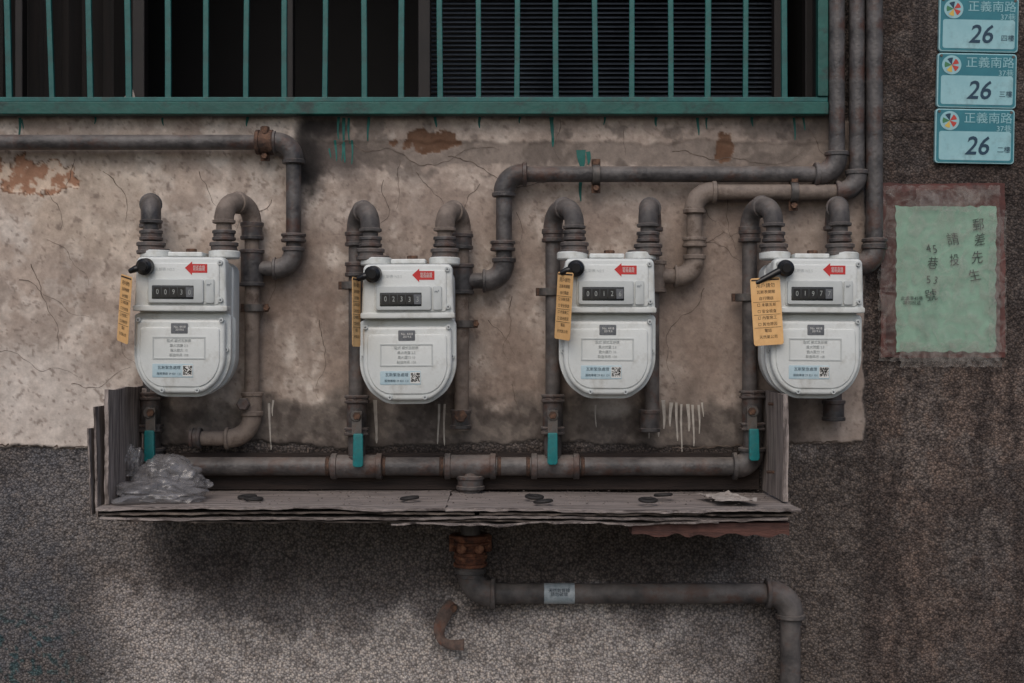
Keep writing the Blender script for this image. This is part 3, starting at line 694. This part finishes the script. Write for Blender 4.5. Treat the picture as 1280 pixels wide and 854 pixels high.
    for j in range(3):
        box('tag_rule',p[0]-tw/2*k+.003,p[0]+tw/2*k-.003,-.1978,-.1975,p[1]+(th/2-30-j*16)*k-.0003,p[1]+(th/2-30-j*16)*k+.0003,M_ink,tg)
    tg.rotation_euler=(0,math.radians(tilt),math.radians(ang if tagkind!=1 else -ang))
    tg.parent=m; tg.matrix_parent_inverse=Matrix.Translation(m.location).inverted()
    m.rotation_euler=(0,math.radians(rot),0)
    return m
meter(224,401,'00930',1,1,0.3)
meter(508.5,410,'02333',2,2,-0.3)
meter(760.5,403,'00126',3,3,0.2)
meter(1021,403,'01977',4,4,0.4)

# ---------------- wooden shelf box ----------------
sh=empty('wooden_shelf',P(560,620,.14))
zs_=P(0,612,0).z
def slab(name,x0,x1,y0,y1,ztop,th,m,parent,seed,rag=.004,warp=.004,nx=140,ny=8,slope=0.0,xrag=.004):
    V=[];F=[]
    def g(i,j,top):
        t=i/nx; s=j/ny; x=x0+(x1-x0)*t; yf=y1+rag*(mnoise.noise((x*14,seed,0))+0.9*mnoise.noise((x*60,seed,3)))
        y=y0+(yf-y0)*s
        if i==0: x+=xrag*mnoise.noise((y*60,seed,9))*2
        if i==nx: x+=xrag*mnoise.noise((y*60,seed,5))*2
        z=ztop+warp*mnoise.noise((x*5,y*5,seed))+warp*.4*mnoise.noise((x*25,y*9,seed+4))*s+slope*t
        return (x,y,z if top else z-th*(1+.35*mnoise.noise((x*40,y*3,seed+8))))
    for top in (1,0):
        for i in range(nx+1):
            for j in range(ny+1): V.append(g(i,j,top))
    o=(nx+1)*(ny+1)
    I=lambda i,j,t: (0 if t else o)+i*(ny+1)+j
    for i in range(nx):
        for j in range(ny):
            F.append((I(i,j,1),I(i,j+1,1),I(i+1,j+1,1),I(i+1,j,1))); F.append((I(i,j,0),I(i+1,j,0),I(i+1,j+1,0),I(i,j+1,0)))
        F.append((I(i,ny,1),I(i,ny,0),I(i+1,ny,0),I(i+1,ny,1))); F.append((I(i,0,1),I(i+1,0,1),I(i+1,0,0),I(i,0,0)))
    for j in range(ny):
        F.append((I(0,j,1),I(0,j,0),I(0,j+1,0),I(0,j+1,1))); F.append((I(nx,j,1),I(nx,j+1,1),I(nx,j+1,0),I(nx,j,0)))
    return meshobj(name,V,F,m,origin=((x0+x1)/2,(y0+y1)/2,ztop),parent=parent,ang=30)
xL=P(121,0,.28).x; xR=P(1000,0,.28).x; xM=P(556,0,.28).x
slab('board_left',xL,xM,-.012,-.282,zs_,.005,M_woodh,sh,1.3,rag=.006)
slab('board_right',xM+.002,xR,-.012,-.285,zs_-.002,.005,M_woodh,sh,5.3,rag=.007,slope=-.002)
slab('ply_layer',xL+.004,xM+.05,-.03,-.276,zs_-.0100,.0035,M_ply,sh,9.1,rag=.008,warp=.004)
slab('ply_layer',xM+.06,xR-.012,-.03,-.275,zs_-.0120,.0035,M_ply,sh,12.1,rag=.009,warp=.004)
slab('ply_layer',xL+.008,xR-.02,-.04,-.277,zs_-.0185,.004,M_woodh,sh,15.1,rag=.007,warp=.005)
slab('ply_layer',xL+.03,xM+.20,-.05,-.268,zs_-.0240,.003,M_ply,sh,16.7,rag=.010,warp=.005)
slab('ply_layer',xM-.10,xR-.14,-.06,-.279,zs_-.029,.003,M_woodh,sh,18.1,rag=.012,warp=.010)
slab('red_plank',P(790,0,.27).x,P(988,0,.27).x,-.02,-.268,zs_-.030,.022,M_woodr,sh,21.1,rag=.003,warp=.001)
slab('support_batten',P(160,0,.1).x,P(900,0,.1).x,-.01,-.05,zs_-.03,.018,M_woodk,sh,24.1,rag=.001,warp=.001)
def vslab(name,x,th,y0,y1,z0,z1,m,seed,lean=0.0,rag=.004):
    V=[];F=[];nz=40;ny=8
    for side in (0,1):
        for i in range(nz+1):
            for j in range(ny+1):
                t=i/nz;s=j/ny; z=z0+(z1-z0)*t; yf=y1+rag*(mnoise.noise((z*30,seed,0))+.8*mnoise.noise((z*90,seed,2))); y=y0+(yf-y0)*s
                if i==nz: z+=rag*1.2*mnoise.noise((y*50,seed,4))
                xx=x+lean*s*(0.4+0.6*t)+.003*mnoise.noise((y*6,z*8,seed))+(th if side else 0)
                V.append((xx,y,z))
    o=(nz+1)*(ny+1); I=lambda i,j,q:(o if q else 0)+i*(ny+1)+j
    for i in range(nz):
        for j in range(ny):
            F.append((I(i,j,0),I(i,j+1,0),I(i+1,j+1,0),I(i+1,j,0))[::-1]); F.append((I(i,j,1),I(i,j+1,1),I(i+1,j+1,1),I(i+1,j,1)))
        F.append((I(i,ny,0),I(i,ny,1),I(i+1,ny,1),I(i+1,ny,0))[::-1]); F.append((I(i,0,0),I(i+1,0,0),I(i+1,0,1),I(i,0,1))[::-1])
    for j in range(ny):
        F.append((I(0,j,0),I(0,j,1),I(0,j+1,1),I(0,j+1,0))[::-1]); F.append((I(nz,j,0),I(nz,j+1,0),I(nz,j+1,1),I(nz,j,1))[::-1])
    ob=meshobj(name,V,F,m,origin=(x,(y0+y1)/2,(z0+z1)/2),parent=sh,ang=30)
    bm=bmesh.new(); bm.from_mesh(ob.data); bmesh.ops.recalc_face_normals(bm,faces=bm.faces); bm.to_mesh(ob.data); bm.free()
    return ob
zt_=P(0,482,0.02).z
vslab('side_left',xL+.004,.007,-.012,-.25,zs_+.001,zt_,M_woodv,2.2,lean=.0)
vslab('side_ply',xL-.006,.004,-.06,-.262,zs_-.02,zt_-.03,M_woodv,6.2,lean=-.006)
vslab('side_ply',xL-.012,.003,-.10,-.27,zs_-.015,zt_-.07,M_woodv,8.2,lean=-.010)
box('corner_post',xL+.014,xL+.036,-.05,-.016,zs_+.002,zt_-.004,M_woodv,sh,bev=.002)
vslab('side_right',P(978,0,.2).x,.010,-.012,-.205,zs_+.001,P(0,488,.02).z,M_woodv,12.2,rag=.003)
box('back_board',xL+.04,P(948,0,.01).x,-.016,-.0085,zs_+.002,P(0,566,.012).z,M_woodk,sh)
for px,py in [(140,500),(970,505),(968,590)]:
    cyl('nail',P(px,py,.15) if px<200 else P(px,py,.12),(1,0,0),.003,.03,M_rust,sh,seg=8)

# ---------------- small stuff ----------------
def on_shelf(px,d,up=0.004):
    return Vector((P(px,0,d).x,-d,zs_+up))
def torus(name,c,R,r,m,tilt=(0,0)):
    V=[];A=32;B=10
    rotm=Matrix.Rotation(tilt[0],3,'X')@Matrix.Rotation(tilt[1],3,'Y')
    for i in range(A):
        a=2*math.pi*i/A
        for j in range(B):
            b=2*math.pi*j/B
            V.append(c+rotm@Vector(((R+r*math.cos(b))*math.cos(a),(R+r*math.cos(b))*math.sin(a),r*.8*math.sin(b))))
    F=[(i*B+j,((i+1)%A)*B+j,((i+1)%A)*B+(j+1)%B,i*B+(j+1)%B) for i in range(A) for j in range(B)]
    return meshobj(name,V,F,m,origin=c)
for px,d,up in [(309,.17,.006),(317,.20,.006),(512,.19,.006),(668,.17,.006),(679,.24,.006),(810,.22,.006),(829,.14,.006)]:
    torus('rubber_ring',on_shelf(px,d,up),.0145,.0038,M_rubber,(random.uniform(-.1,.1),random.uniform(-.1,.1)))
def scrap(name,c,w,h,rz,seed,m=M_paper):
    V=[];n=16;R=Matrix.Rotation(rz,3,'Z')
    for i in range(n+1):
        for j in range(n+1):
            x=(i/n-.5)*w;y=(j/n-.5)*h
            V.append(c+R@Vector((x,y,.006*abs(mnoise.noise((x*30,y*30,seed)))+.003*mnoise.noise((x*90,y*90,seed))+.002)))
    F=[(i*(n+1)+j,(i+1)*(n+1)+j,(i+1)*(n+1)+j+1,i*(n+1)+j+1) for i in range(n) for j in range(n)]
    return meshobj(name,V,F,m,origin=c,ang=20)
scrap('paper_scrap',on_shelf(905,.17,.004),.07,.10,.3,1); scrap('paper_scrap',on_shelf(920,.23,.005),.075,.05,-.2,2)
V=[];F=[]
for i in range(420):
    px=random.uniform(165,965); d=random.uniform(.05,.27); s=random.uniform(.0008,.0028); c=on_shelf(px,d,.003)
    b=len(V); a=random.uniform(0,3)
    for q in range(4): V.append(c+Vector((math.cos(a+q*1.57)*s,math.sin(a+q*1.57)*s,random.uniform(0,.0006))))
    V.append(c+Vector((0,0,s*.8)))
    F+=[(b+q,b+(q+1)%4,b+4) for q in range(4)]
meshobj('debris',V,F,M_ply,smooth=False,parent=sh)
def bag(name,c,sx,sy,sz,seed,parent=None,rz=0):
    bm=bmesh.new(); bmesh.ops.create_icosphere(bm,subdivisions=5,radius=1)
    for v in bm.verts:
        p=v.co.copy(); q=p*1.2+Vector((seed,0,0))
        w=Vector((mnoise.noise(q*1.3),mnoise.noise(q*1.3+Vector((5,0,0))),mnoise.noise(q*1.3+Vector((0,9,0)))))*.7
        d1=mnoise.voronoi(q*1.4+w)[0]; d2=mnoise.voronoi(q*2.6+w*2)[0]
        n=mnoise.noise(q)*.40+ (d1[1]-d1[0])*.40-(d2[0])*.12
        r=.92+n
        v.co=Vector((p.x*r*sx,p.y*r*sy,max(-sz*.45,p.z*r*sz)))
    me=bpy.data.meshes.new(name); bm.to_mesh(me); bm.free(); me.materials.append(M_bag)
    me.polygons.foreach_set('use_smooth',[True]*len(me.polygons)); me.set_sharp_from_angle(angle=math.radians(50))
    o=bpy.data.objects.new(name,me); o.location=c; COL.objects.link(o)
    if parent: adopt(parent,o)
    o.rotation_euler=(0,0,rz)
    return o
bg=empty('plastic_bag',on_shelf(200,.15,.02))
bag('film_lower',on_shelf(202,.20,.016),.084,.060,.028,3.1,bg)
bag('film_upper',on_shelf(208,.14,.046),.058,.045,.036,8.4,bg)
bag('film_tip',on_shelf(163,.13,.060),.020,.026,.040,19.4,bg)
bag('film_tail',on_shelf(243,.15,.024),.032,.040,.022,27.4,bg,.5)

hp=[P(566,754,.003),P(560,762,.016),P(552,776,.026),P(549,790,.030),P(553,801,.032),P(564,806,.034),P(580,806,.038)]
def cat(a,b,c,d,t): return 0.5*((2*b)+(c-a)*t+(2*a-5*b+4*c-d)*t*t+(3*b-a-3*c+d)*t**3)
sm=[]
for i in range(len(hp)-1):
    a=hp[max(0,i-1)];b=hp[i];c=hp[i+1];d=hp[min(len(hp)-1,i+2)]
    for t in range(8): sm.append((cat(a,b,c,d,t/8),W(7+1.5*math.sin((i+t/8)*1.1))))
sm.append((hp[-1],W(7)))
M_hook=mat('grey_rust_hook',(70,60,56),(118,98,88),rough=.8,scale=50,bump=.8,bscale=160,c3=(120,74,54),c3amt=.7,c3scale=30)
v,f=sweep_geo(sm,14,flat=.35); hk=meshobj('rusty_hook',v,f,M_hook,origin=hp[0])
cyl('wall_stud',P(567,760,.008),(0,1,0),W(5),.02,M_rust,hk,seg=8)

# ---------------- address plates ----------------
def plate(cx,cy,floor,rot):
    d=.012; p=P(cx,cy,d); k=W(1,d)
    e=empty('address_plate',p)
    def rr(name,u0,u1,v0,v1,y0,y1,m,r=3,bev=0):
        o=round_poly([(p.x+u0*k,p.z-v0*k,r*k),(p.x+u0*k,p.z-v1*k,r*k),(p.x+u1*k,p.z-v1*k,r*k),(p.x+u1*k,p.z-v0*k,r*k)],5)
        return extr(name,o,y0,y1,m,e,bev=bev)
    rr('backplate',-49.5,49.5,-34,34,-.004,-d,M_signlight,4,.0006)
    rr('teal_field',-48,48,-32.5,32.5,-d+.0004,-d-.0006,M_signteal,3.5)
    rr('number_panel',-45,45,-6,30,-d-.0004,-d-.0012,M_signlight,3)
    text('street_name','正義南路',(p.x+16*k,-d-.0012,p.z+22*k),14.5*k,M_signlight,e,sx=1.05)
    text('lane','37巷',(p.x+36*k,-d-.0012,p.z+9.5*k),9.5*k,M_signlight,e)
    text('house_number','26',(p.x+2*k,-d-.0018,p.z-13*k),32*k,M_signdark,e,sx=.95,ext=.0002,shear=.22,off=.0006)
    text('floor',floor,(p.x+36*k,-d-.0018,p.z-17*k),8.5*k,M_signdark,e)
    c=Vector((p.x-32*k,-d-.0010,p.z+19*k)); cyl('logo_disc',c,(0,1,0),12*k,.001,M_signlight,e,seg=32,bev=.02)
    for q,(mt) in enumerate([M_logoR,M_signdark,M_logoG,M_logoY,M_logoR]):
        V=[Vector((c.x,-d-.0018,c.z))]
        for t in range(7):
            a=math.radians(q*72+10+t*8); V.append(Vector((c.x+math.cos(a)*9*k,-d-.0018,c.z+math.sin(a)*9*k)))
        meshobj('logo_part',V,[(0,i+1,i) for i in range(1,7)],mt,parent=e,smooth=False)
    for u in (-45,45):
        cyl('screw',Vector((p.x+u*k,-d-.001,p.z+30.5*k)),(0,1,0),1.8*k,.002,M_steel,e,seg=8)
    e.rotation_euler=(0,math.radians(rot),0)
plate(1223.5,31,'四樓',1.2); plate(1221,101,'三樓',1.2); plate(1218.5,170.5,'二樓',1.0)

# ---------------- notice ----------------
nb=empty('handwritten_notice',P(1180,340,.02))
def jag(u0,u1,v0,v1,d,n=14,a=2.0,seed=0):
    r=random.Random(seed); o=[]
    for i in range(n): o.append((u0+r.uniform(-a,a),v0+(v1-v0)*i/n))
    for i in range(n): o.append((u0+(u1-u0)*i/n,v1+r.uniform(-a,a)))
    for i in range(n): o.append((u1+r.uniform(-a,a),v1+(v0-v1)*i/n))
    for i in range(n): o.append((u1+(u0-u1)*i/n,v0+r.uniform(-a,a)))
    return [(P(u,v,d).x,P(u,v,d).z) for u,v in o]
extr('backboard',jag(1101,1256,229,447,.014,a=1.3,seed=3),-.004,-.014,M_board,nb)
extr('torn_backing',jag(1110,1249,238,440,.0155,a=3.2,seed=4),-.0135,-.0150,mat('torn_backing',(56,30,27),(84,48,41),rough=.7,scale=20,c3=(120,102,94),c3amt=.6,c3scale=18),nb)
def sheet(name,u0,u1,v0,v1,d,m,amp,seed,n=60):
    V=[]
    for i in range(n+1):
        for j in range(n+1):
            u=u0+(u1-u0)*i/n; v=v0+(v1-v0)*j/n
            jj=mnoise.noise((u*.12,v*.12,seed))
            if i in(0,n): u+=2.6*jj
            if j in(0,n): v+=2.6*jj
            dd=d+amp*abs(mnoise.noise((u*.03,v*.025,seed)))+amp*.5*abs(mnoise.noise((u*.09,v*.05,seed+3)))
            V.append(P(u,v,dd))
    F=[(i*(n+1)+j,i*(n+1)+j+1,(i+1)*(n+1)+j+1,(i+1)*(n+1)+j) for i in range(n) for j in range(n)]
    return meshobj(name,V,F,m,origin=P((u0+u1)/2,(v0+v1)/2,d),parent=nb,ang=80)
sheet('green_sheet',1120,1245,258,440,.0160,M_green,.0028,2.0)
pts=[('郵',1223,282,17),('差',1224,301,17),('先',1221,323,17),('生',1219,345,16),('請',1192,300,17),('投',1193,326,16),('4',1161,311,15),('5',1169,312,15),('巷',1165,330,17),('5',1161,350,14),('3',1169,351,14),('號',1164,370,16)]
for ch,u,v,s_ in pts:
    text('brush_character',ch,P(u,v,.0198),W(s_)*.98,M_pen,nb,roty=random.uniform(-.2,.2),sx=random.uniform(.78,1.0),shear=random.uniform(-.15,.25),off=-.0001)
text('faint_note','此處非45巷\n請勿投遞',P(1140,376,.0198),W(5.5),M_pen,nb)
sheet('tape_film',1098,1250,232,452,.0215,M_tape,.005,7.0)
sheet('tape_strip',1125,1252,428,459,.0265,M_tape,.004,9.0,30)
sheet('tape_strip',1145,1225,236,264,.0275,M_tape,.004,11.0,30)
sheet('tape_strip',1236,1258,262,440,.0280,M_tape,.004,13.0,30)

# ---------------- ground ----------------
V=[]
gn=20
for i in range(gn+1):
    for j in range(gn+1): V.append((-60+120*i/gn,-60+60.0*j/gn+0.02,0))
F=[(i*(gn+1)+j,(i+1)*(gn+1)+j,(i+1)*(gn+1)+j+1,i*(gn+1)+j+1) for i in range(gn) for j in range(gn)]
meshobj('ground',V,F,M_asphalt,smooth=False)

# ---------------- light & camera ----------------
w=bpy.data.worlds.new('World'); scene.world=w; w.use_nodes=True
nt=w.node_tree; bgd=nt.nodes['Background']; sky=nt.nodes.new('ShaderNodeTexSky'); sky.sky_type='NISHITA'; sky.sun_disc=False
el=math.radians(46); az=math.radians(190)
sky.sun_elevation=el; sky.sun_rotation=az; sky.dust_density=3; sky.air_density=1.0; sky.ozone_density=1.0
nt.links.new(sky.outputs[0],bgd.inputs[0]); bgd.inputs[1].default_value=0.115
sd=bpy.data.lights.new('sun','SUN'); sd.energy=0.85; sd.angle=math.radians(50); sd.color=(1,.95,.9)
so=bpy.data.objects.new('sun',sd); COL.objects.link(so)
dirv=Vector((math.sin(az)*math.cos(el),math.cos(az)*math.cos(el),math.sin(el)))
so.rotation_euler=dirv.to_track_quat('Z','Y').to_euler(); so.location=dirv*5
cam=bpy.data.cameras.new('camera'); co=bpy.data.objects.new('camera',cam); COL.objects.link(co)
co.location=(0,-D,ZC); co.rotation_euler=(math.pi/2,0,0)
cam.sensor_width=36; cam.lens=36*D/(1280*S); cam.clip_start=.05; cam.clip_end=500
scene.camera=co
scene.view_settings.view_transform='Standard'; scene.view_settings.look='None'; scene.view_settings.exposure=0
